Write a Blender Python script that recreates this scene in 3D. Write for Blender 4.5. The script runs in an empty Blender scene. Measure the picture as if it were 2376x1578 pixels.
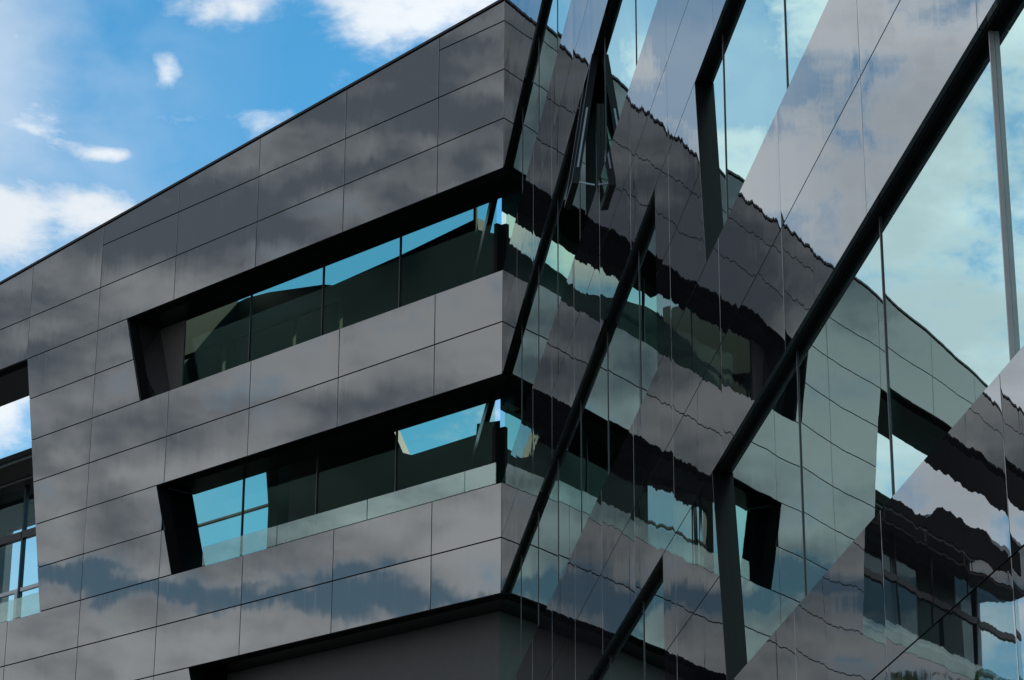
import bpy, bmesh, math, random
from mathutils import Vector, Matrix, noise as mnoise
from mathutils.geometry import tessellate_polygon
R = math.radians
random.seed(7)
sc = bpy.context.scene
col = sc.collection

# ------------------------------------------------------------------ camera
CAM_H = 1.6
cam = bpy.data.cameras.new('camera'); cam_o = bpy.data.objects.new('camera', cam); col.objects.link(cam_o)
pitch, roll = R(19.464428), R(0.275937)
right = Vector((1, 0, 0)); fwd = Vector((0, math.cos(pitch), math.sin(pitch))); up = Vector((0, -math.sin(pitch), math.cos(pitch)))
cx = right * math.cos(roll) + up * math.sin(roll)
cy = up * math.cos(roll) - right * math.sin(roll)
m = Matrix((cx, cy, -fwd)).transposed().to_4x4(); m.translation = Vector((0, 0, CAM_H))
cam_o.matrix_world = m
cam.sensor_width = 36; cam.lens = 5786.126 / 2376 * 36; cam.clip_start = .1; cam.clip_end = 6000
sc.camera = cam_o

# ------------------------------------------------------------------ exposure
sc.view_settings.view_transform = 'Standard'; sc.view_settings.look = 'None'
sc.view_settings.gamma = 1; sc.view_settings.exposure = .65; sc.view_settings.use_curve_mapping = False

# ------------------------------------------------------------------ world : Nishita sky with clouds
SUN_AZ, SUN_EL = 75, 48
W = bpy.data.worlds.new('World'); sc.world = W; W.use_nodes = True
class NT:
    def __init__(s, nt): s.nt = nt; nt.nodes.clear()
    def n(s, t, **k):
        o = s.nt.nodes.new(t)
        for a, b in k.items(): setattr(o, a, b)
        return o
    def link(s, a, b): s.nt.links.new(a, b)
    def put(s, sock, v):
        if hasattr(v, 'is_output') or isinstance(v, bpy.types.NodeSocket): s.nt.links.new(v, sock)
        else: sock.default_value = v
    def m(s, op, a, b=None, c=None, clamp=False):
        o = s.n('ShaderNodeMath', operation=op, use_clamp=clamp)
        for i, v in enumerate((a, b, c)):
            if v is not None: s.put(o.inputs[i], v)
        return o.outputs[0]
    def v(s, op, a, b=None, scale=None):
        o = s.n('ShaderNodeVectorMath', operation=op)
        s.put(o.inputs[0], a)
        if b is not None: s.put(o.inputs[1], b)
        if scale is not None: s.put(o.inputs['Scale'], scale)
        return o.outputs['Value'] if op in ('DOT_PRODUCT', 'LENGTH') else o.outputs['Vector']
    def sep(s, a):
        o = s.n('ShaderNodeSeparateXYZ'); s.put(o.inputs[0], a); return o.outputs
    def comb(s, x, y, z):
        o = s.n('ShaderNodeCombineXYZ')
        for i, q in enumerate((x, y, z)): s.put(o.inputs[i], q)
        return o.outputs[0]
    def noise(s, vec, scale, detail=4, rough=.5, dist=0.0, lac=2.0):
        o = s.n('ShaderNodeTexNoise'); s.put(o.inputs['Vector'], vec)
        o.inputs['Scale'].default_value = scale; o.inputs['Detail'].default_value = detail
        o.inputs['Roughness'].default_value = rough; o.inputs['Distortion'].default_value = dist; o.inputs['Lacunarity'].default_value = lac
        return o.outputs
    def smooth(s, x, a, b, lo=0.0, hi=1.0):
        o = s.n('ShaderNodeMapRange', interpolation_type='SMOOTHSTEP'); s.put(o.inputs[0], x)
        for i, q in enumerate((a, b, lo, hi)): s.put(o.inputs[i + 1], q)
        return o.outputs[0]
    def mixc(s, f, a, b):
        o = s.n('ShaderNodeMix', data_type='RGBA'); s.put(o.inputs[0], f); s.put(o.inputs[6], a); s.put(o.inputs[7], b); return o.outputs[2]

w = NT(W.node_tree)
sky = w.n('ShaderNodeTexSky', sky_type='NISHITA'); sky.sun_disc = False
sky.sun_elevation = R(SUN_EL); sky.sun_rotation = R(SUN_AZ); sky.air_density = 1.0; sky.dust_density = .25; sky.ozone_density = 2.2
hs = w.n('ShaderNodeHueSaturation'); hs.inputs['Saturation'].default_value = 1.12; hs.inputs['Value'].default_value = 1.0
w.link(w.v('MULTIPLY', sky.outputs[0], (.50, .80, .80)), hs.inputs['Color'])
d = w.n('ShaderNodeTexCoord').outputs['Generated']
d = w.v('NORMALIZE', d)
x, y, z = w.sep(d)
az = w.m('MULTIPLY', w.m('ARCTAN2', x, y), 180 / math.pi)
el = w.m('MULTIPLY', w.m('ARCSINE', z), 180 / math.pi)
# single clouds: azimuth, elevation, half width, half height, weight
BLOBS = [(-12.3, 17.6, 1.3, .9, .95), (-12.4, 21.6, 2.0, 1.15, .75), (-9.9, 22.1, 1.3, .55, .50), (-3.1, 26.9, 2.0, 1.0, .62), (-6.9, 26.9, 1.1, .5, .55), (-0.8, 27.3, 1.6, .9, .5),
         (-8.73, 25.3, .50, .50, .66), (-9.9, 23.35, .75, .2, .55), (-8.5, 24.25, .7, .25, .42), (-6.6, 24.2, 1.3, .45, .36), (-11.7, 23.9, .8, .5, .40),
         (-12.8, 24.9, 2.0, 1.6, .30), (-4.6, 25.3, .8, .6, .38), (-10.2, 24.4, .7, .3, .3),
         (-16.0, 22.7, 1.7, 1.3, .8), (-13.9, 26.0, .9, 1.3, .35), (-19.5, 24, 3.5, 6, .25)]
tot = None
for a0, e0, ra, re, wt in BLOBS:
    da = w.m('MULTIPLY', w.m('SUBTRACT', az, a0), 1 / ra); de = w.m('MULTIPLY', w.m('SUBTRACT', el, e0), 1 / re)
    q = w.m('ADD', w.m('MULTIPLY', da, da), w.m('MULTIPLY', de, de))
    g = w.m('MULTIPLY', w.m('EXPONENT', w.m('MULTIPLY', q, -1.0)), wt)
    tot = g if tot is None else w.m('ADD', tot, g)
warp = w.noise(w.v('MULTIPLY', d, (1, 1, 1.7)), 14, 3, .5)['Color']
dw = w.v('ADD', w.v('MULTIPLY', d, (1, 1, 1.7)), w.v('SCALE', w.v('SUBTRACT', warp, (.5, .5, .5)), scale=.03))
f1 = w.noise(dw, 24, 12, .60)['Fac']
f2 = w.noise(w.v('ADD', dw, (3.1, 1.7, .4)), 8.0, 8, .52)['Fac']
f3 = w.noise(w.v('ADD', w.v('MULTIPLY', d, (1, 1, 3.2)), (7.7, 2.1, 5.4)), 4.2, 9, .55)['Fac']
west = w.smooth(az, -16.5, -20, 0.0, 1.0)                 # the cloud deck thickens towards the west
over = w.smooth(az, -30, -60, 0.0, 1.0)
east = w.smooth(az, 40, 90, 0.0, .25)
f1m = w.m('ADD', w.m('MULTIPLY', f1, .75), w.m('MULTIPLY', f2, .25))
dens = w.m('ADD', w.m('SUBTRACT', w.m('MULTIPLY', w.m('SUBTRACT', f1m, .5), 4.0), .38), w.m('MULTIPLY', tot, 1.6))
dens = w.m('ADD', dens, w.m('MULTIPLY', west, .85))
dens = w.m('ADD', dens, w.m('MULTIPLY', over, .50))
dens = w.m('ADD', dens, east)
alpha = w.smooth(dens, -.24, .80)
hz = w.m('MULTIPLY', w.smooth(w.m('ADD', az, w.m('MULTIPLY', f2, 8.0)), -8.0, -1.5, .50, .0), w.smooth(f2, .30, .62))
alpha = w.m('MAXIMUM', alpha, hz)
# a gap of blue low in the western overcast
gapn = w.m('ADD', w.m('ABSOLUTE', w.m('SUBTRACT', el, w.m('ADD', 13.5, w.m('MULTIPLY', w.m('SUBTRACT', f1m, .5), 5.0)))), 0)
gap = w.m('MULTIPLY', w.smooth(gapn, .1, .75, 1.0, 0.0), over)
alpha = w.m('MULTIPLY', alpha, w.m('SUBTRACT', 1.0, w.m('MULTIPLY', gap, .30)))
thick = w.m('MAXIMUM', west, over)
f3s = w.m('ADD', f3, w.m('MULTIPLY', w.m('SUBTRACT', f1, .5), .45))
shade = w.m('MULTIPLY', w.smooth(f3s, .40, .68), w.m('ADD', w.m('ADD', .14, w.m('MULTIPLY', west, .30)), w.m('MULTIPLY', over, .46)))
shade = w.m('ADD', shade, w.m('MULTIPLY', w.m('MULTIPLY', over, w.smooth(el, 14.5, 19.5)), .25), clamp=True)
shade = w.m('MAXIMUM', shade, w.m('MULTIPLY', gap, 1.12))
ccol = w.mixc(shade, (4.1, 4.35, 4.6, 1), (.98, 1.20, 1.48, 1))
final = w.mixc(alpha, hs.outputs[0], ccol)
bg = w.n('ShaderNodeBackground'); bg.inputs['Strength'].default_value = .14; w.link(final, bg.inputs['Color'])
wo = w.n('ShaderNodeOutputWorld'); w.link(bg.outputs[0], wo.inputs['Surface'])

# ------------------------------------------------------------------ sun
sun = bpy.data.lights.new('sun', 'SUN'); sun.energy = 3.2; sun.angle = R(.53); sun.color = (1, .95, .88)
sun_o = bpy.data.objects.new('sun', sun); col.objects.link(sun_o)
sd = Vector((math.sin(R(SUN_AZ)) * math.cos(R(SUN_EL)), math.cos(R(SUN_AZ)) * math.cos(R(SUN_EL)), math.sin(R(SUN_EL))))
sun_o.rotation_euler = sd.to_track_quat('Z', 'Y').to_euler(); sun_o.location = (60, 20, 60)

# ------------------------------------------------------------------ materials
def mat(name):
    mt = bpy.data.materials.new(name); mt.use_nodes = True; return mt, NT(mt.node_tree)
def wavy_normal(t, hi, lo, zhi, bow, edge, tilt, fu=2.2, vu=.25):
    """a normal that wobbles like rolled sheet: u runs along the wall, v up it"""
    tc = t.n('ShaderNodeTexCoord'); oi = t.n('ShaderNodeObjectInfo').outputs['Random']
    p = tc.outputs['Object']; off = t.comb(t.m('MULTIPLY', oi, 71.0), t.m('MULTIPLY', oi, 37.0), t.m('MULTIPLY', oi, 53.0))
    p = t.v('ADD', p, off)
    gx, gy, gz = t.sep(tc.outputs['Generated'])
    T = t.n('ShaderNodeVectorTransform', vector_type='NORMAL', convert_from='OBJECT', convert_to='WORLD'); T.inputs[0].default_value = (1, 0, 0)
    T = T.outputs[0]
    a = t.noise(t.v('MULTIPLY', p, (fu, fu, vu)), 1.0, 3, .62)['Color']
    b = t.noise(t.v('MULTIPLY', p, (.55, .55, .22)), 1.0, 2, .5)['Color']
    c = t.noise(t.v('MULTIPLY', p, (9.0, 9.0, .5)), 1.0, 3, .6)['Color']
    ax, ay, _ = t.sep(t.v('SUBTRACT', a, (.5, .5, .5))); bx, by, _ = t.sep(t.v('SUBTRACT', b, (.5, .5, .5))); cx_, cy_, _ = t.sep(t.v('SUBTRACT', c, (.5, .5, .5)))
    r = t.n('ShaderNodeTexWhiteNoise', noise_dimensions='1D'); t.put(r.inputs['W'], t.m('MULTIPLY', oi, 917.0))
    rx, ry, _ = t.sep(t.v('SUBTRACT', r.outputs['Color'], (.5, .5, .5)))
    ex = t.m('SUBTRACT', t.m('MULTIPLY', gx, 2.0), 1.0)
    e3 = t.m('MULTIPLY', t.m('MULTIPLY', ex, ex), ex); e9 = t.m('MULTIPLY', t.m('MULTIPLY', e3, e3), e3); e27 = t.m('MULTIPLY', t.m('MULTIPLY', e9, e9), e9)
    su = t.m('ADD', t.m('MULTIPLY', ax, hi), t.m('MULTIPLY', bx, lo))
    su = t.m('ADD', su, t.m('MULTIPLY', cx_, hi * .35))
    su = t.m('ADD', su, t.m('MULTIPLY', ex, bow)); su = t.m('ADD', su, t.m('MULTIPLY', e27, edge)); su = t.m('ADD', su, t.m('MULTIPLY', rx, tilt))
    sv = t.m('ADD', t.m('ADD', t.m('MULTIPLY', cy_, zhi * .6), t.m('MULTIPLY', ay, zhi * .8)), t.m('MULTIPLY', by, lo)); sv = t.m('ADD', sv, t.m('MULTIPLY', ry, tilt))
    N = t.n('ShaderNodeNewGeometry').outputs['Normal']
    return t.v('NORMALIZE', t.v('ADD', N, t.v('ADD', t.v('SCALE', T, scale=su), t.comb(0.0, 0.0, sv))))

def panel_material(name, base, ior, rough, nrm, bvar=.25):
    mt, t = mat(name)
    b = t.n('ShaderNodeBsdfPrincipled'); o = t.n('ShaderNodeOutputMaterial')
    tc = t.n('ShaderNodeTexCoord'); oi = t.n('ShaderNodeObjectInfo').outputs['Random']
    st = t.noise(t.v('MULTIPLY', t.v('ADD', tc.outputs['Object'], t.comb(t.m('MULTIPLY', oi, 40.0), 0.0, t.m('MULTIPLY', oi, 90.0))), (1.2, 1.2, .35)), 1.6, 6, .6)['Fac']
    k = t.m('ADD', 1 - bvar, t.m('MULTIPLY', st, 2 * bvar)); k = t.m('MULTIPLY', k, t.m('ADD', .86, t.m('MULTIPLY', oi, .28)))
    sk = t.noise(t.v('MULTIPLY', t.v('ADD', tc.outputs['Object'], t.comb(t.m('MULTIPLY', oi, 30.0), 0.0, 0.0)), (14.0, 14.0, .55)), 1.0, 4, .6)['Fac']   # rain runs
    run = t.m('MULTIPLY', t.smooth(sk, .56, .74), t.smooth(t.sep(tc.outputs['Generated'])[2], .25, 1.0))
    k = t.m('ADD', k, t.m('MULTIPLY', run, .55))
    c = t.v('SCALE', base, scale=k); t.link(c, b.inputs['Base Color'])
    b.inputs['IOR'].default_value = ior; b.inputs['Specular Tint'].default_value = (1, .99, .965, 1) if rough > .01 else (.95, .985, 1, 1)
    t.put(b.inputs['Roughness'], t.m('ADD', rough, t.m('ADD', t.m('MULTIPLY', t.smooth(st, .45, .8), rough * 1.2), t.m('MULTIPLY', run, rough * 4))))
    if nrm: t.link(wavy_normal(t, *nrm), b.inputs['Normal'])
    t.link(b.outputs[0], o.inputs[0]); return mt
def plain(name, base, rough=.5, metallic=0.0, ior=1.45, var=.2, scale=6):
    mt, t = mat(name)
    b = t.n('ShaderNodeBsdfPrincipled'); o = t.n('ShaderNodeOutputMaterial')
    st = t.noise(t.n('ShaderNodeTexCoord').outputs['Object'], scale, 6, .6)['Fac']
    t.link(t.v('SCALE', base, scale=t.m('ADD', 1 - var, t.m('MULTIPLY', st, 2 * var))), b.inputs['Base Color'])
    b.inputs['Roughness'].default_value = rough; b.inputs['Metallic'].default_value = metallic; b.inputs['IOR'].default_value = ior
    t.link(b.outputs[0], o.inputs[0]); return mt
def glass_material(name, trans, gloss, fac, nrm, fres=None):
    mt, t = mat(name)
    tr = t.n('ShaderNodeBsdfTransparent'); tr.inputs[0].default_value = (*trans, 1)
    gl = t.n('ShaderNodeBsdfGlossy'); gl.inputs['Roughness'].default_value = 0.0; gl.inputs['Color'].default_value = (*gloss, 1)
    mx = t.n('ShaderNodeMixShader'); o = t.n('ShaderNodeOutputMaterial')
    if nrm:
        nn = wavy_normal(t, *nrm); t.link(nn, gl.inputs['Normal'])
    if fres:
        ge = t.n('ShaderNodeNewGeometry'); co = t.m('ABSOLUTE', t.v('DOT_PRODUCT', ge.outputs['Normal'], ge.outputs['Incoming']))
        f0 = ((fres - 1) / (fres + 1)) ** 2                # Schlick, the same from either face of the thin pane
        t.put(mx.inputs[0], t.m('MAXIMUM', t.m('ADD', f0, t.m('MULTIPLY', t.m('POWER', t.m('SUBTRACT', 1.0, co), 5.0), 1 - f0)), fac))
    else: mx.inputs[0].default_value = fac
    t.link(tr.outputs[0], mx.inputs[1]); t.link(gl.outputs[0], mx.inputs[2]); t.link(mx.outputs[0], o.inputs[0]); return mt

#                                       hi    lo    zhi   bow  edge  tilt
M = {}
M['panel_L'] = panel_material('dark_gloss_cladding', (.034, .033, .032), 2.95, .018, (.0012, .0045, .0052, .0006, .0010, .0040, 2.2, .25))
M['panel_G'] = panel_material('smoked_mirror_cladding', (.013, .013, .016), 5.4, .004, (.0098, .0105, .0060, .0006, .0024, .0030, 2.3, .12))
M['glass_G'] = glass_material('green_mirror_glass', (.3, .45, .4), (.72, .97, .93), .88, (.0014, .0078, .0030, .0010, .0008, .0030, 1.5, .15))
M['glass_L'] = glass_material('teal_glass', (.80, .87, .78), (.30, .5, .45), .0, (.0005, .002, .002, .0002, .0002, .001), 1.28)
M['glass_rail'] = glass_material('pale_balustrade_glass', (.70, .80, .78), (.78, .9, .85), .27, (.001, .003, .003, .0002, .0002, .002))
M['glass_rear'] = glass_material('rear_wing_glass', (.80, .92, .93), (.6, .75, .75), .0, (.001, .002, .002, .0002, .0002, .001), 1.3)
M['black'] = plain('black_satin_metal', (.004, .0045, .006), .28, 0, 1.4)
M['black_matt'] = plain('black_joint_lining', (.004, .004, .004), .8, 0, 1.3)
M['bronze'] = plain('grey_bronze_metal', (.085, .075, .08), .35, .6)
M['bronze_light'] = plain('light_bronze_metal', (.42, .38, .39), .4, .5)
M['steel'] = plain('brushed_steel', (.35, .37, .39), .3, .9)
M['ceiling'] = plain('dark_ceiling_paint', (.020, .022, .022), .8)
M['inner'] = plain('dark_green_interior_wall', (.010, .030, .026), .5)
M['inner_green'] = plain('green_column_paint', (.022, .05, .032), .5)
M['column'] = plain('taupe_column_cladding', (.095, .088, .08), .45)
M['brown'] = plain('brown_soffit_board', (.055, .042, .038), .5)
M['terrace'] = plain('terrace_ceiling_plaster', (.085, .083, .077), .5)
M['asphalt'] = plain('asphalt', (.05, .05, .052), .9, var=.35, scale=3)
M['bark'] = plain('bark', (.07, .05, .035), .9)
M['leaf'] = plain('leaves', (.045, .075, .028), .6, var=.6, scale=1.5)

# ------------------------------------------------------------------ helpers
def struct(o): o['kind'] = 'structure'; return o
def link_mesh(name, me, parent=None, loc=None):
    o = bpy.data.objects.new(name, me); col.objects.link(o)
    if parent is not None: o.parent = parent
    if loc is not None: o.location = loc
    return o
def from_bm(name, bm, m_, parent=None, smooth=False):
    bmesh.ops.recalc_face_normals(bm, faces=bm.faces)
    me = bpy.data.meshes.new(name); bm.to_mesh(me); bm.free()
    me.materials.append(m_)
    if smooth:
        for p in me.polygons: p.use_smooth = True
    return link_mesh(name, me, parent)
def box(bm, x0, x1, y0, y1, z0, z1):
    vs = [bm.verts.new(p) for p in ((x0, y0, z0), (x1, y0, z0), (x1, y1, z0), (x0, y1, z0), (x0, y0, z1), (x1, y0, z1), (x1, y1, z1), (x0, y1, z1))]
    for f in ((0, 3, 2, 1), (4, 5, 6, 7), (0, 1, 5, 4), (1, 2, 6, 5), (2, 3, 7, 6), (3, 0, 4, 7)): bm.faces.new([vs[i] for i in f])
def prism(bm, poly, y0, y1, cham=0.0):
    """poly = [(x, z)]; front at y0, back at y1, optional chamfer on the front edge"""
    n = len(poly)
    if cham:
        cxx = sum(p[0] for p in poly) / n; czz = sum(p[1] for p in poly) / n
        fr = []
        for px, pz in poly:
            dx = cham * (1 if px < cxx else -1); dz = cham * (1 if pz < czz else -1); fr.append((px + dx, pz + dz))
        a = [bm.verts.new((p[0], y0, p[1])) for p in fr]; b = [bm.verts.new((p[0], y0 + cham, p[1])) for p in poly]; c = [bm.verts.new((p[0], y1, p[1])) for p in poly]
        bm.faces.new(a); bm.faces.new(c[::-1])
        for i in range(n):
            j = (i + 1) % n
            bm.faces.new((a[i], b[i], b[j], a[j])); bm.faces.new((b[i], c[i], c[j], b[j]))
    else:
        a = [bm.verts.new((p[0], y0, p[1])) for p in poly]; c = [bm.verts.new((p[0], y1, p[1])) for p in poly]
        bm.faces.new(a); bm.faces.new(c[::-1])
        for i in range(n):
            j = (i + 1) % n; bm.faces.new((a[i], c[i], c[j], a[j]))
def clip(poly, cxs):
    """clip a polygon against a convex polygon"""
    area = sum(cxs[i][0] * cxs[(i + 1) % len(cxs)][1] - cxs[(i + 1) % len(cxs)][0] * cxs[i][1] for i in range(len(cxs)))
    if area < 0: cxs = cxs[::-1]
    out = poly
    for i in range(len(cxs)):
        a, b = cxs[i], cxs[(i + 1) % len(cxs)]; inp = out; out = []
        side = lambda p: (b[0] - a[0]) * (p[1] - a[1]) - (b[1] - a[1]) * (p[0] - a[0])
        for k in range(len(inp)):
            p, q = inp[k], inp[(k + 1) % len(inp)]; sp, sq = side(p), side(q)
            if sp >= -1e-9: out.append(p)
            if (sp > 1e-9 and sq < -1e-9) or (sp < -1e-9 and sq > 1e-9):
                t_ = sp / (sp - sq); out.append((p[0] + (q[0] - p[0]) * t_, p[1] + (q[1] - p[1]) * t_))
        if not out: return []
    res = []
    for p in out:
        if not res or math.hypot(p[0] - res[-1][0], p[1] - res[-1][1]) > .004: res.append(p)
    while len(res) > 1 and math.hypot(res[0][0] - res[-1][0], res[0][1] - res[-1][1]) <= .004: res.pop()
    return res
def parea(p): return abs(sum(p[i][0] * p[(i + 1) % len(p)][1] - p[(i + 1) % len(p)][0] * p[i][1] for i in range(len(p)))) / 2 if len(p) > 2 else 0
def inset(poly, g):
    """shrink a convex polygon by g"""
    ar = sum(poly[i][0] * poly[(i + 1) % len(poly)][1] - poly[(i + 1) % len(poly)][0] * poly[i][1] for i in range(len(poly)))
    p = poly if ar > 0 else poly[::-1]; n = len(p); lines = []
    for i in range(n):
        a, b = p[i], p[(i + 1) % n]; L = math.hypot(b[0] - a[0], b[1] - a[1]); nx, nz = -(b[1] - a[1]) / L, (b[0] - a[0]) / L
        lines.append(((a[0] + nx * g, a[1] + nz * g), ((b[0] - a[0]) / L, (b[1] - a[1]) / L)))
    out = []
    for i in range(n):
        (p0, d0), (p1, d1) = lines[i - 1], lines[i]; cr = d0[0] * d1[1] - d0[1] * d1[0]
        if abs(cr) < 1e-4: out.append(p1); continue
        t_ = ((p1[0] - p0[0]) * d1[1] - (p1[1] - p0[1]) * d1[0]) / cr; out.append((p0[0] + d0[0] * t_, p0[1] + d0[1] * t_))
    return out

ROW = .9975
def Z(r): return CAM_H + .4331 * 42 + ROW * r          # height of panel row r (row 0 = head of the top ribbon window)
GROUND = 0.0
RG = (GROUND - Z(0)) / ROW
CORNER = Vector((-.1697, 41.99966, 0))
YL, YG = R(-44.46947), R(-5.28529)
def root(name, yaw, sgn, label, cat):
    """local x runs along the wall (west wing: minus the distance from the corner), local y into the building"""
    o = bpy.data.objects.new(name, None); col.objects.link(o); o.location = CORNER
    dx = Vector((math.sin(yaw), math.cos(yaw), 0)) * -1
    o.rotation_euler = (0, 0, math.atan2(dx.y, dx.x))
    o['label'] = label; o['category'] = cat; o.empty_display_size = 1
    return o

def clad(parent, regions, xs, rows_, material, sgn, top=None, thick=.03, gap=.018, front=0.0, skip=None, cham=.004):
    """cut every convex region of wall into panels along the grid; equal panels share one mesh"""
    cache = {}; cnt = 0
    for reg in regions:
        for ci in range(len(xs) - 1):
            rr = [r for r in rows_]
            ri = 0
            while ri < len(rr) - 1:
                r0, r1 = rr[ri], rr[ri + 1]; ri += 1
                if skip: r0, r1 = skip(ci, r0, r1)
                if r0 is None: continue
                x0, x1 = xs[ci], xs[ci + 1]
                cell = [(x0, Z(r0)), (x1, Z(r0)), (x1, Z(r1)), (x0, Z(r1))]
                p = clip(cell, reg)
                if parea(p) < .05: continue
                p = inset(p, gap / 2)
                ox = x0; oz = Z(r0)
                q = [((a - ox), b - oz) for a, b in p]
                key = tuple((round(a, 3), round(b, 3)) for a, b in sorted(q))
                if key not in cache:
                    bm = bmesh.new(); prism(bm, [(sgn * a, b) for a, b in q], front, front + thick, .0 + cham if len(q) == 4 else 0)
                    bmesh.ops.recalc_face_normals(bm, faces=bm.faces)
                    me = bpy.data.meshes.new('wall_panel'); bm.to_mesh(me); bm.free(); me.materials.append(material); cache[key] = me
                o = link_mesh('wall_panel', cache[key], parent, (sgn * ox, 0, oz)); cnt += 1
    return cnt
def slab(parent, name, poly, y0, y1, material, sgn):
    bm = bmesh.new(); prism(bm, [(sgn * a, Z(r)) for a, r in poly], y0, y1); return from_bm(name, bm, material, parent)
def bx(parent, name, s0, s1, y0, y1, r0, r1, material, sgn):
    bm = bmesh.new(); box(bm, *sorted((sgn * s0, sgn * s1)), y0, y1, Z(r0), Z(r1)); return from_bm(name, bm, material, parent)

# ------------------------------------------------------------------ ground
bm = bmesh.new()
vs = [bm.verts.new(p) for p in ((-2500, -2500, 0), (2500, -2500, 0), (2500, 2500, 0), (-2500, 2500, 0))]; bm.faces.new(vs)
struct(from_bm('ground', bm, M['asphalt']))

# ================================================================== the panelled wing (left)
wing = root('office_wing', YL, -1, 'dark grey panelled office wing with sloping roofline and black ribbon windows', 'building')
S = -1
def roof(s): return 3.43 - .0766 * s
def jambv(r): return 15.28 + .197 * r                      # slanted edge of the big opening (row 0 to -6)
SE = 34.2; SV = 31.5
WIN = [(0, 11.54, 10.89), (-4, 10.15, 9.48), (-8, 8.77, 8.10), (-12, 7.40, 6.72)]
def P2(*a): return [(s, Z(r)) for s, r in a]
regs = [P2((0, 0), (SE, 0), (SE, roof(SE)), (0, roof(0)))]
regs_r = [[(0, 0), (SE, 0), (SE, roof(SE)), (0, roof(0))]]
def addreg(*a): regs.append(P2(*a)); regs_r.append(list(a))
addreg((10.89, -2), (jambv(-2), -2), (jambv(0), 0), (11.54, 0))
addreg((0, -4), (jambv(-4), -4), (jambv(-2), -2), (0, -2))
addreg((9.48, -6), (jambv(-6), -6), (jambv(-4), -4), (10.15, -4))
addreg((SV, -6), (SE, -6), (SE, 0), (SV, 0))
addreg((0, -8), (SE, -8), (SE, -6), (0, -6))
addreg((8.10, -10), (SE, -10), (SE, -8), (8.77, -8))
addreg((0, -12), (SE, -12), (SE, -10), (0, -10))
addreg((6.72, -14), (SE, -14), (SE, -12), (7.40, -12))
addreg((0, RG), (SE, RG), (SE, -14), (0, -14))
xsL = [0, 1.795, 4.497, 7.2, 9.9, 12.605, 15.3] + [15.3 + 2.7 * k for k in range(1, 8)]
def skipL(ci, r0, r1):
    if r0 < 0: return r0, r1
    lo = roof(xsL[ci + 1])                                 # roof height at the low end of the column
    top = math.floor(lo)
    if lo - top < .30 : top -= 1                           # the thin wedge joins the panel below it
    if ci == 0: top = 3
    if r0 == top: return r0, 4.5
    if r0 > top: return None, None
    return r0, r1
nL = clad(wing, regs, xsL, list(range(-19, 5)), M['panel_L'], S, skip=skipL)
nL += clad(wing, [P2((0, RG), (SE, RG), (SE, -19), (0, -19))], xsL, [-20, -19], M['panel_L'], S)
for i, rg in enumerate(regs_r):                            # dark lining seen in the open joints
    slab(wing, 'backing_wall', [(s, r - (.02 if r > 0 else 0)) for s, r in rg], .055, .30, M['black_matt'], S)
slab(wing, 'parapet_cap', [(0, roof(0) + .0), (SE, roof(SE)), (SE, roof(SE) + .05), (0, roof(0) + .05)], -.03, 1.5, M['black'], S)
# recessed ribbon windows
DEP = .88; SC = 1.09
MULL = [3.77, 6.08, 8.39]
for wi, (h, j0, j1) in enumerate(WIN):
    bm = bmesh.new()
    # soffit, sill, sloping jamb
    prism(bm, [(-(-1.2), Z(h) + .004), (-(j0 + .02), Z(h) + .004), (-(j0 + .02), Z(h) + .07), (1.2, Z(h) + .07)], .31, DEP + .1)
    wr = from_bm('ribbon_window', bm, M['black'], wing)
    o = slab(wr, 'soffit_edge', [(0, h + .004), (j0, h + .004), (j0, h + .05), (0, h + .05)], .034, .31, M['black'], S)
    bx(wr, 'sill', -.9, j1, .31, DEP + .1, h - 2.06, h - 2.004, M['black'], S)
    bm = bmesh.new()
    for k in range(2):
        pass
    a0, a1 = (j0, h), (j1, h - 2)
    vs = []
    for (s_, r_) in (a0, a1):
        for yy in (.032, DEP + .05):
            for off_ in (.004, .05): vs.append(bm.verts.new((-(s_ + off_), yy, Z(r_))))
    # verts order: top: front in/out, back in/out ; bottom same
    f = [(0, 2, 6, 4), (1, 5, 7, 3), (0, 4, 5, 1), (2, 3, 7, 6), (0, 1, 3, 2), (4, 6, 7, 5)]
    for q in f: bm.faces.new([vs[i] for i in q])
    from_bm('jamb_panel', bm, M['panel_L'] if wi == 0 else M['black'], wr)
    # glazing
    jg0, jg1 = j0 - .02, j1 - .02
    if wi < 2:
        edges = [SC] + MULL + [10.64 if wi == 0 else 11.0]
        for k in range(len(edges) - 1):
            e0, e1 = edges[k], edges[k + 1]
            poly = clip(P2((e0, h - 2), (e1, h - 2), (e1, h), (e0, h)), P2((0, h - 2), (jg1, h - 2), (jg0, h), (0, h)))
            bm = bmesh.new(); prism(bm, [(-a, b) for a, b in inset(poly, .006)], DEP, DEP + .012); from_bm('glass_pane', bm, M['glass_L'], wr)
            if k: bx(wr, 'mullion', e0 - .010, e0 + .010, DEP - .02, DEP + .03, h - 2, h, M['bronze'], S)
        bx(wr, 'corner_post', SC - .05, SC + .03, DEP - .03, DEP + .12, h - 2, h - .55, M['black_matt'], S)
        if wi == 0:
            bx(wr, 'side_panel', 10.65, 11.52, DEP + .002, DEP + .04, h - 2, h - .02, M['column'], S)
    else:
        bx(wr, 'terrace_screen', .9, j0 - .1, DEP + .02, DEP + .08, h - 2, h, M['terrace'], S)
# balustrade of the second ribbon
for a, b in ((.17, .96), (.97, 3.58), (3.59, 6.2), (6.21, 8.52)):
    bx(wing, 'balustrade_pane', a + .006, b - .006, .02, .034, -5.985, -5.60, M['glass_rail'], S)
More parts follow.
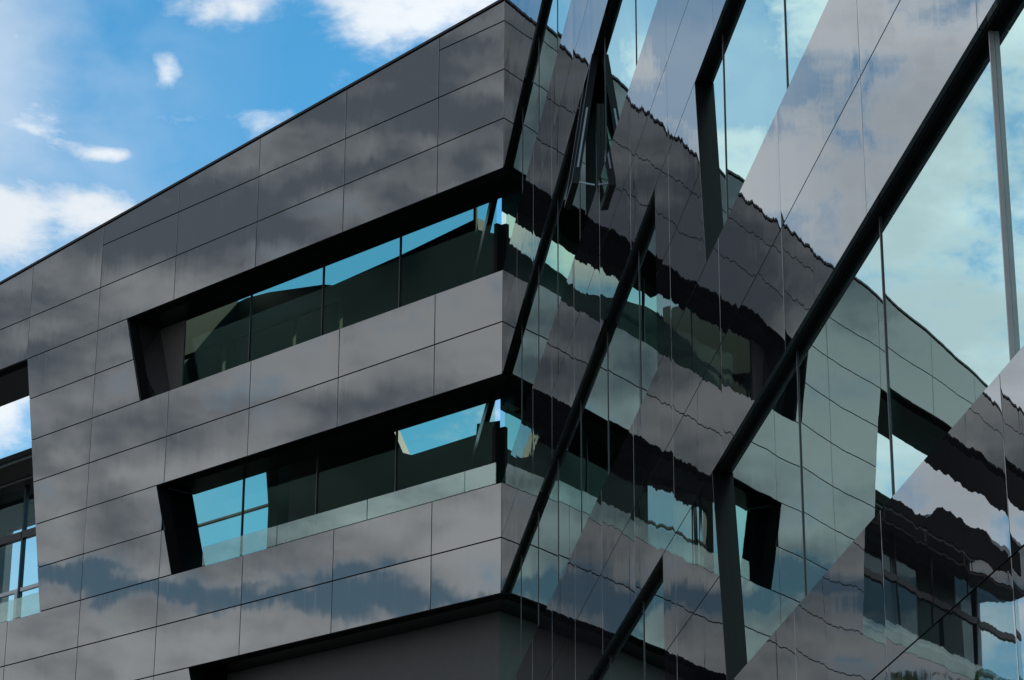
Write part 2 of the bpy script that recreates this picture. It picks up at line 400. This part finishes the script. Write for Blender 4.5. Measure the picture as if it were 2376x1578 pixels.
# the wing's rear wall, floors and ceilings behind the glass
RW = 4.5
def sheet(parent, name, poly, y0, y1, material, sgn, holes=()):
    loops = [[Vector((sgn * s, Z(r), 0)) for s, r in poly]] + [[Vector((sgn * s, Z(r), 0)) for s, r in h_] for h_ in holes]
    tri = tessellate_polygon(loops); flat = [v_ for lp in loops for v_ in lp]
    bm = bmesh.new()
    fr = [bm.verts.new((v_.x, y0, v_.y)) for v_ in flat]; bk = [bm.verts.new((v_.x, y1, v_.y)) for v_ in flat]
    for t_ in tri:
        bm.faces.new([fr[i] for i in t_]); bm.faces.new([bk[i] for i in reversed(t_)])
    k = 0
    for lp in loops:
        n = len(lp)
        for i in range(n):
            a, b = k + i, k + (i + 1) % n; bm.faces.new((fr[a], fr[b], bk[b], bk[a]))
        k += n
    return from_bm(name, bm, material, parent)
XR = -6
sheet(wing, 'rear_wall', [(XR, -1.75), (16.2, -1.75), (16.2, 1.85), (13.2, 2.11), (12.34, 2.03), (10.39, 1.70), (10.09, 1.60), (7.82, 1.70), (5.41, 1.88), (5.38, 1.60), (4.9, 1.38), (3.6, 1.4), (3.6, 2.32), (XR, 2.32)], RW, RW + .2, M['inner'], S)
bx(wing, 'atrium_ceiling', XR, 12.6, DEP + .12, RW, 2.33, 2.40, M['ceiling'], S)
bx(wing, 'side_wall', 13.5, 13.6, DEP + .12, RW, -1.75, 2.3, M['inner'], S)
bx(wing, 'floor_slab', XR, 15.0, DEP + .12, RW, -1.9, -1.76, M['ceiling'], S)
sheet(wing, 'rear_wall', [(XR, -6), (15.6, -6), (15.6, -1.91), (XR, -1.91)], RW, RW + .2, M['inner'], S,
      holes=[[(14.87, -4.21), (15.4, -2.2), (12.25, -2.12), (11.94, -4.13), (11.7, -5.6), (14.6, -5.6)], [(8.05, -2.1), (7.62, -2.86), (7.35, -2.97), (5.38, -2.95), (5.36, -2.72), (4.3, -2.85), (4.3, -1.99)]])
bx(wing, 'rear_transom', 11.9, 15.2, RW - .05, RW + .05, -3.155, -3.11, M['bronze_light'], S)
bx(wing, 'floor_slab', XR, 15.6, DEP + .12, RW, -6.2, -6.02, M['ceiling'], S)
bx(wing, 'rear_wall', 0, 15.6, RW, RW + .2, RG, -6.2, M['inner'], S)
bx(wing, 'side_wall', 15.6, 15.75, 1.6, RW + .2, RG, -6.0, M['inner'], S)
# the green column where the mirrored skin ends inside
bx(wing, 'inner_column', 5.40, 5.48, RW - .05, RW - .003, -1.75, 2.3, M['inner_green'], S)
for s0, r0, r1 in ((9.9, -6.0, -1.95),):
    bx(wing, 'inner_column', s0, s0 + .32, 3.0, 3.3, r0, r1, M['inner_green'], S)
for s0 in (7.1, 8.6, 11.0, 12.9):
    bx(wing, 'partition_frame', s0, s0 + .07, 2.2, 2.28, -1.75, -.15, M['inner_green'], S)
bx(wing, 'partition_frame', 7.1, 12.97, 2.2, 2.28, -.15, -.08, M['inner_green'], S)
for s0 in (3.4, 6.3, 9.2, 12.1): bx(wing, 'ceiling_beam', s0, s0 + .25, DEP + .13, RW - .1, -2.15, -1.91, M['column'], S)
# soffit of the big opening
slab(wing, 'opening_soffit', [(jambv(0), .004), (SV, .004), (SV, .08), (jambv(0), .08)], .034, 1.55, M['column'], S)
slab(wing, 'opening_jamb', [(jambv(0) - .03, 0), (jambv(-6) - .03, -6), (jambv(-6) - .004, -6), (jambv(0) - .004, 0)], .034, .9, M['black'], S)
slab(wing, 'attic_wall', [(12.7, .1), (SE, .1), (SE, roof(SE)), (12.7, roof(12.7))], 1.5, 1.6, M['black_matt'], S)
# terrace balustrade at the foot of the opening
for k in range(6):
    bx(wing, 'balustrade_pane', jambv(-6) + .02 + 2.7 * k, jambv(-6) + 2.7 * (k + 1), .02, .034, -5.985, -5.55, M['glass_rail'], S)

# ================================================================== set-back wing seen through the opening
rear = root('rear_wing', YL, -1, 'low set-back block with tall glazing seen through the opening at left edge', 'building')
xsR = [13.5 + 2.7 * k for k in range(0, 8)]
o3 = 3.0
clad(rear, [P2((16.8, -1.24), (24.5, -1.24), (24.5, -.52), (16.8, -.52))], xsR, [-1.24, -.52], M['panel_L'], S, front=o3)
clad(rear, [P2((24.5, -1.24), (31.3, -1.24), (31.3, .05), (25.6, .05), (24.5, -.52))], xsR, [-1.24, .1], M['panel_L'], S, front=o3)
slab(rear, 'backing_wall', [(16.8, -1.24), (31.3, -1.24), (31.3, -.1), (25.6, -.1), (24.5, -.54), (16.8, -.54)], o3 + .04, o3 + .9, M['black_matt'], S)
bx(rear, 'brown_soffit', 16.8, 31.3, o3 + .03, o3 + .9, -1.30, -1.245, M['brown'], S)
bx(rear, 'ceiling', 19.0, 31.3, o3 + .9, o3 + 1.5, -1.24, -1.1, M['ceiling'], S)
gy = o3 + .35
for k, s0 in enumerate([17.35, 20.05, 22.75, 25.45, 28.15]):
    wn = bx(rear, 'tall_window', s0 - .03, s0 + .03, gy - .05, gy + .06, -6, -1.3, M['black'], S)
    for (ra, rb) in ((-2.44, -1.31), (-3.86, -2.66), (-5.98, -3.98)):
        bx(wn, 'glass_pane', s0 + .04, s0 + 2.66, gy, gy + .012, ra, rb, M['glass_rear'], S)
    bx(wn, 'transom', s0 + .03, s0 + 2.67, gy - .06, gy + .08, -2.64, -2.46, M['black'], S)
    bx(wn, 'transom', s0 + .03, s0 + 2.67, gy - .03, gy + .05, -3.97, -3.88, M['steel'], S)
    if k < 2:
        bx(wn, 'door_frame', s0 + .03, s0 + .16, gy - .04, gy + .05, -5.98, -3.98, M['steel'], S)
sheet(rear, 'rear_wall', [(19.0, -6), (31.3, -6), (31.3, -1.24), (19.0, -1.24)], o3 + 1.5, o3 + 1.7, M['column'], S,
      holes=[[(19.9, -5.4), (22.6, -5.4), (22.6, -1.72), (19.9, -1.72)]])
bx(rear, 'side_wall', 16.8, 17.3, o3 + .1, o3 + .3, -6, -1.3, M['black'], S)
bx(rear, 'floor_slab', 17.0, 31.3, 1.6, o3 + 5, -6.2, -6.02, M['ceiling'], S)

# ================================================================== the mirrored facade (right)
mir = root('mirrored_facade', YG, 1, 'mirror-clad office facade on the right reflecting the panelled wing, with slanted black window heads', 'building')
TE = 35.1; GT = 3.5; GD = .090
regG = []; regG_r = []
def addG(*a): regG.append(P2(*a)); regG_r.append(list(a))
addG((.02, 0), (TE, 0), (TE, GT), (.02, GT))
for h in (-2, -6, -10, -14): addG((.02, h - 2), (TE, h - 2), (TE, h), (.02, h))
addG((.02, RG), (TE, RG), (TE, -18), (.02, -18))
addG((17.98, -10), (20.96, -10), (20.56, -8), (17.98, -8))
addG((18.13, -14), (21.50, -14), (21.02, -12), (18.13, -12))
xsG = [.02] + [2.7 * k for k in range(1, 14)]
nG = clad(mir, regG, xsG, [-20.05] + list(range(-19, 3)) + [3.5], M['panel_G'], 1, thick=.03, gap=.010, cham=.0012)
for rg in regG_r: slab(mir, 'backing_wall', rg, .05, .4, M['black_matt'], 1)
bx(mir, 'parapet_cap', 0, TE, -.02, .6, GT, GT + .04, M['black'], 1)
# glazing bands: (head row, from, to at head, to at sill)
BANDS = [(0, -1.39, [(-1.39, -1.39), (TE, TE)]), (-4, -1.39, [(-1.39, -1.39), (TE, TE)]), (-8, -1.39, [(-1.39, -1.39), (17.98, 17.98)]), (-8, 20.56, [(20.56, 20.96), (TE, TE)]),
         (-12, -1.39, [(-1.39, -1.39), (18.13, 18.13)]), (-12, 21.02, [(21.02, 21.50), (TE, TE)]), (-16, -1.39, [(-1.39, -1.39), (TE, TE)])]
VENT_T = (12.05, 13.05)
for h, _, ((a0, a1), (b0, b1)) in BANDS:
    bm = bmesh.new(); box(bm, max(a0, 0.0) + .02, b0, .034, GD + .06, Z(h) + .002, Z(h) + .045); wb = from_bm('ribbon_window', bm, M['black'], mir)
    if a0 < 0: bx(wb, 'soffit', a0, 0.015, GD - .1, GD + .06, h + .002, h + .045, M['black'], 1)
    bx(wb, 'sill', max(a1, 0.02), b1, .034, GD + .06, h - 2.045, h - 2.002, M['black'], 1)
    if a0 > 0:
        slab(wb, 'jamb', [(a0 - .003, h), (a0 + .012, h), (a1 + .012, h - 2), (a1 - .003, h - 2)], -.002, GD + .05, M['black'], 1)
    ed = [2.7 * k for k in range(-1, 14)]
    ed = [e for e in ed if max(a0, a1) + .3 < e < b0 - .3]
    ed = [min(a0, a1)] + ed + [b0]
    for k in range(len(ed) - 1):
        poly = clip(P2((ed[k], h - 2), (ed[k + 1], h - 2), (ed[k + 1], h), (ed[k], h)), P2((a1, h - 2), (b1, h - 2), (b0, h), (a0, h)))
        if parea(poly) < .05: continue
        q = inset(poly, .006); ox = ed[k]; oz = Z(h - 2)
        bm = bmesh.new(); prism(bm, [(a - ox, b - oz) for a, b in q], 0, .012)
        o = from_bm('glass_pane', bm, M['glass_G'], wb); o.location = (ox, GD, oz)
        if k and ed[k] > 0: bx(wb, 'mullion', ed[k] - .008, ed[k] + .008, GD - (.028 if ed[k] > 29 else .008), GD - .001, h - 1.998, h - .002, M['bronze_light'] if ed[k] > 29 else M['bronze'], 1)
# continuation of the mirrored skin inside the wing, seen through the corner glass
for h, r0, r1 in ((0, -1.75, 2.3), (-4, -5.99, -1.95)):
    bx(mir, 'inner_beam', -7.0, -1.45, GD - .12, GD - .01, h + .25, h + .48, M['black'], 1)
# body behind the skin
bx(mir, 'inner_wall', 0.3, TE, 2.2, 2.4, RG, GT, M['inner'], 1)
for r in (-18.2, -14.2, -10.2, -6.2, -2.2, 1.2): bx(mir, 'floor_slab', .5, TE, .42, 2.2, r - .1, r + .1, M['ceiling'], 1)

# vent: a top-hung sash pushed out at the foot
def vent(t0, t1, r_top, r_bot, out):
    zt, zb = Z(r_top), Z(r_bot); L = zt - zb; ang = math.asin(out / L)
    bm = bmesh.new(); f = .065
    box(bm, t0, t0 + f, -.045, .045, -L, 0); box(bm, t1 - f, t1, -.045, .045, -L, 0)
    box(bm, t0 + f, t1 - f, -.045, .045, -f, 0); box(bm, t0 + f, t1 - f, -.045, .045, -L, -L + f)
    o = from_bm('vent_sash', bm, M['black'], mir); o.location = (0, GD - .06, zt); o.rotation_euler = (-ang, 0, 0)
    bm = bmesh.new(); box(bm, t0 + f, t1 - f, -.012, .012, -L + f, -f); from_bm('glass_pane', bm, M['glass_G'], o)
    bm = bmesh.new(); box(bm, t1 + .002, t1 + .016, -.012, .012, -L * .88, -L * .42); from_bm('stay_arm', bm, M['steel'], o)
    bm = bmesh.new(); box(bm, t1 - .05, t1 - .03, .05, out - .02, -L + .03, -L + .05); from_bm('opener_rod', bm, M['steel'], o)
    bm = bmesh.new(); box(bm, t0 - .06, t0, -.09, 0, zb - .04, zt); box(bm, t1 - .12, t1 + .0, -.05, -.002, zb - .02, zb + L * .62)
    vf = from_bm('vent_frame', bm, M['black'], mir); vf.location = (0, GD, 0)
vent(12.15, 13.0, -4.02, -5.86, .27)

# ================================================================== trees
def tree_mesh(seed, h, rad, n):
    rnd = random.Random(seed); bm = bmesh.new()
    def tube(p, q, r0, r1, k=7):
        ax = (q - p).normalized(); u = ax.orthogonal().normalized(); v_ = ax.cross(u); A = []; B = []
        for i in range(k):
            a = 2 * math.pi * i / k; dd = u * math.cos(a) + v_ * math.sin(a); A.append(bm.verts.new(p + dd * r0)); B.append(bm.verts.new(q + dd * r1))
        for i in range(k): bm.faces.new((A[i], A[(i + 1) % k], B[(i + 1) % k], B[i]))
    top = Vector((rnd.uniform(-.3, .3), rnd.uniform(-.3, .3), h * .8)); tube(Vector((0, 0, 0)), Vector((0, 0, h * .35)), h * .022, h * .016); tube(Vector((0, 0, h * .35)), top, h * .016, h * .004)
    cl = []
    for i in range(13):
        a = rnd.uniform(0, 6.28); zz = h * rnd.uniform(.3, .75); rr = rad * rnd.uniform(.55, 1) * (1.15 - abs(zz / h - .5)); e = Vector((math.cos(a) * rr, math.sin(a) * rr, zz + h * .12)); tube(Vector((0, 0, zz - h * .06)), e, h * .007, h * .002, 5)
        cl += [(e, rad * rnd.uniform(.28, .45)), (e * .6 + Vector((0, 0, zz * .45)), rad * rnd.uniform(.25, .4))]
    cl += [(top + Vector((0, 0, h * .1)), rad * .4), (top, rad * .5)]
    trunk = bpy.data.meshes.new('trunk'); bmesh.ops.recalc_face_normals(bm, faces=bm.faces); bm.to_mesh(trunk); bm.free(); trunk.materials.append(M['bark'])
    V = []; F = []
    for i in range(n):
        c, r_ = rnd.choice(cl); dd = Vector((rnd.gauss(0, 1), rnd.gauss(0, 1), rnd.gauss(0, .8))).normalized() * r_ * rnd.random() ** .4; p = c + dd
        s_ = h * .011 * rnd.uniform(.6, 1.4); u = Vector((rnd.gauss(0, 1), rnd.gauss(0, 1), rnd.gauss(0, 1))).normalized(); v_ = u.orthogonal().normalized(); k = len(V)
        V += [p - u * s_ * 1.6, p + v_ * s_, p + u * s_ * 1.6, p - v_ * s_]; F.append((k, k + 1, k + 2, k + 3))
    crown = bpy.data.meshes.new('crown'); crown.from_pydata(V, [], F); crown.materials.append(M['leaf'])
    return trunk, crown
kinds = [tree_mesh(3, 17, 4.2, 9000), tree_mesh(11, 20, 5.0, 10000)]
def put_tree(k, loc, sc_, rz, label, group=None, name='broadleaf_tree'):
    e = bpy.data.objects.new(name, None); col.objects.link(e); e.location = loc; e.scale = (sc_,) * 3; e.rotation_euler = (0, 0, rz)
    e['label'] = label; e['category'] = 'tree'
    if group: e['group'] = group
    link_mesh('trunk', kinds[k][0], e); link_mesh('crown', kinds[k][1], e)
# a row of trees across the yard, west of the wing; they show only as reflections in the lower cladding
TL = ['leftmost', 'second from the left', 'third from the left', 'third from the right', 'second from the right', 'rightmost']
for i, (a_, dd, k, s_) in enumerate([(-63.5, 52, 0, 1.38), (-66.5, 47, 1, 1.12), (-69, 50, 0, 1.30), (-71, 46, 1, 1.02), (-57, 52, 0, 1.2), (-60, 50, 1, 1.1)]):
    base = CORNER + Vector((math.sin(YL), math.cos(YL), 0)) * 12
    put_tree(k, (base.x + math.sin(R(a_)) * dd, base.y + math.cos(R(a_)) * dd, 0), s_, i * 1.3, TL[(2, 3, 4, 5, 0, 1)[i]] + ' dark leafy tree in the row reflected low in the mirrored facade', 'trees across the yard')
put_tree(0, (-6.6, 76.0, 0), 1.09, .4, 'small tree top showing through the lower ribbon window of the panelled wing')
print('panels', nL, nG)
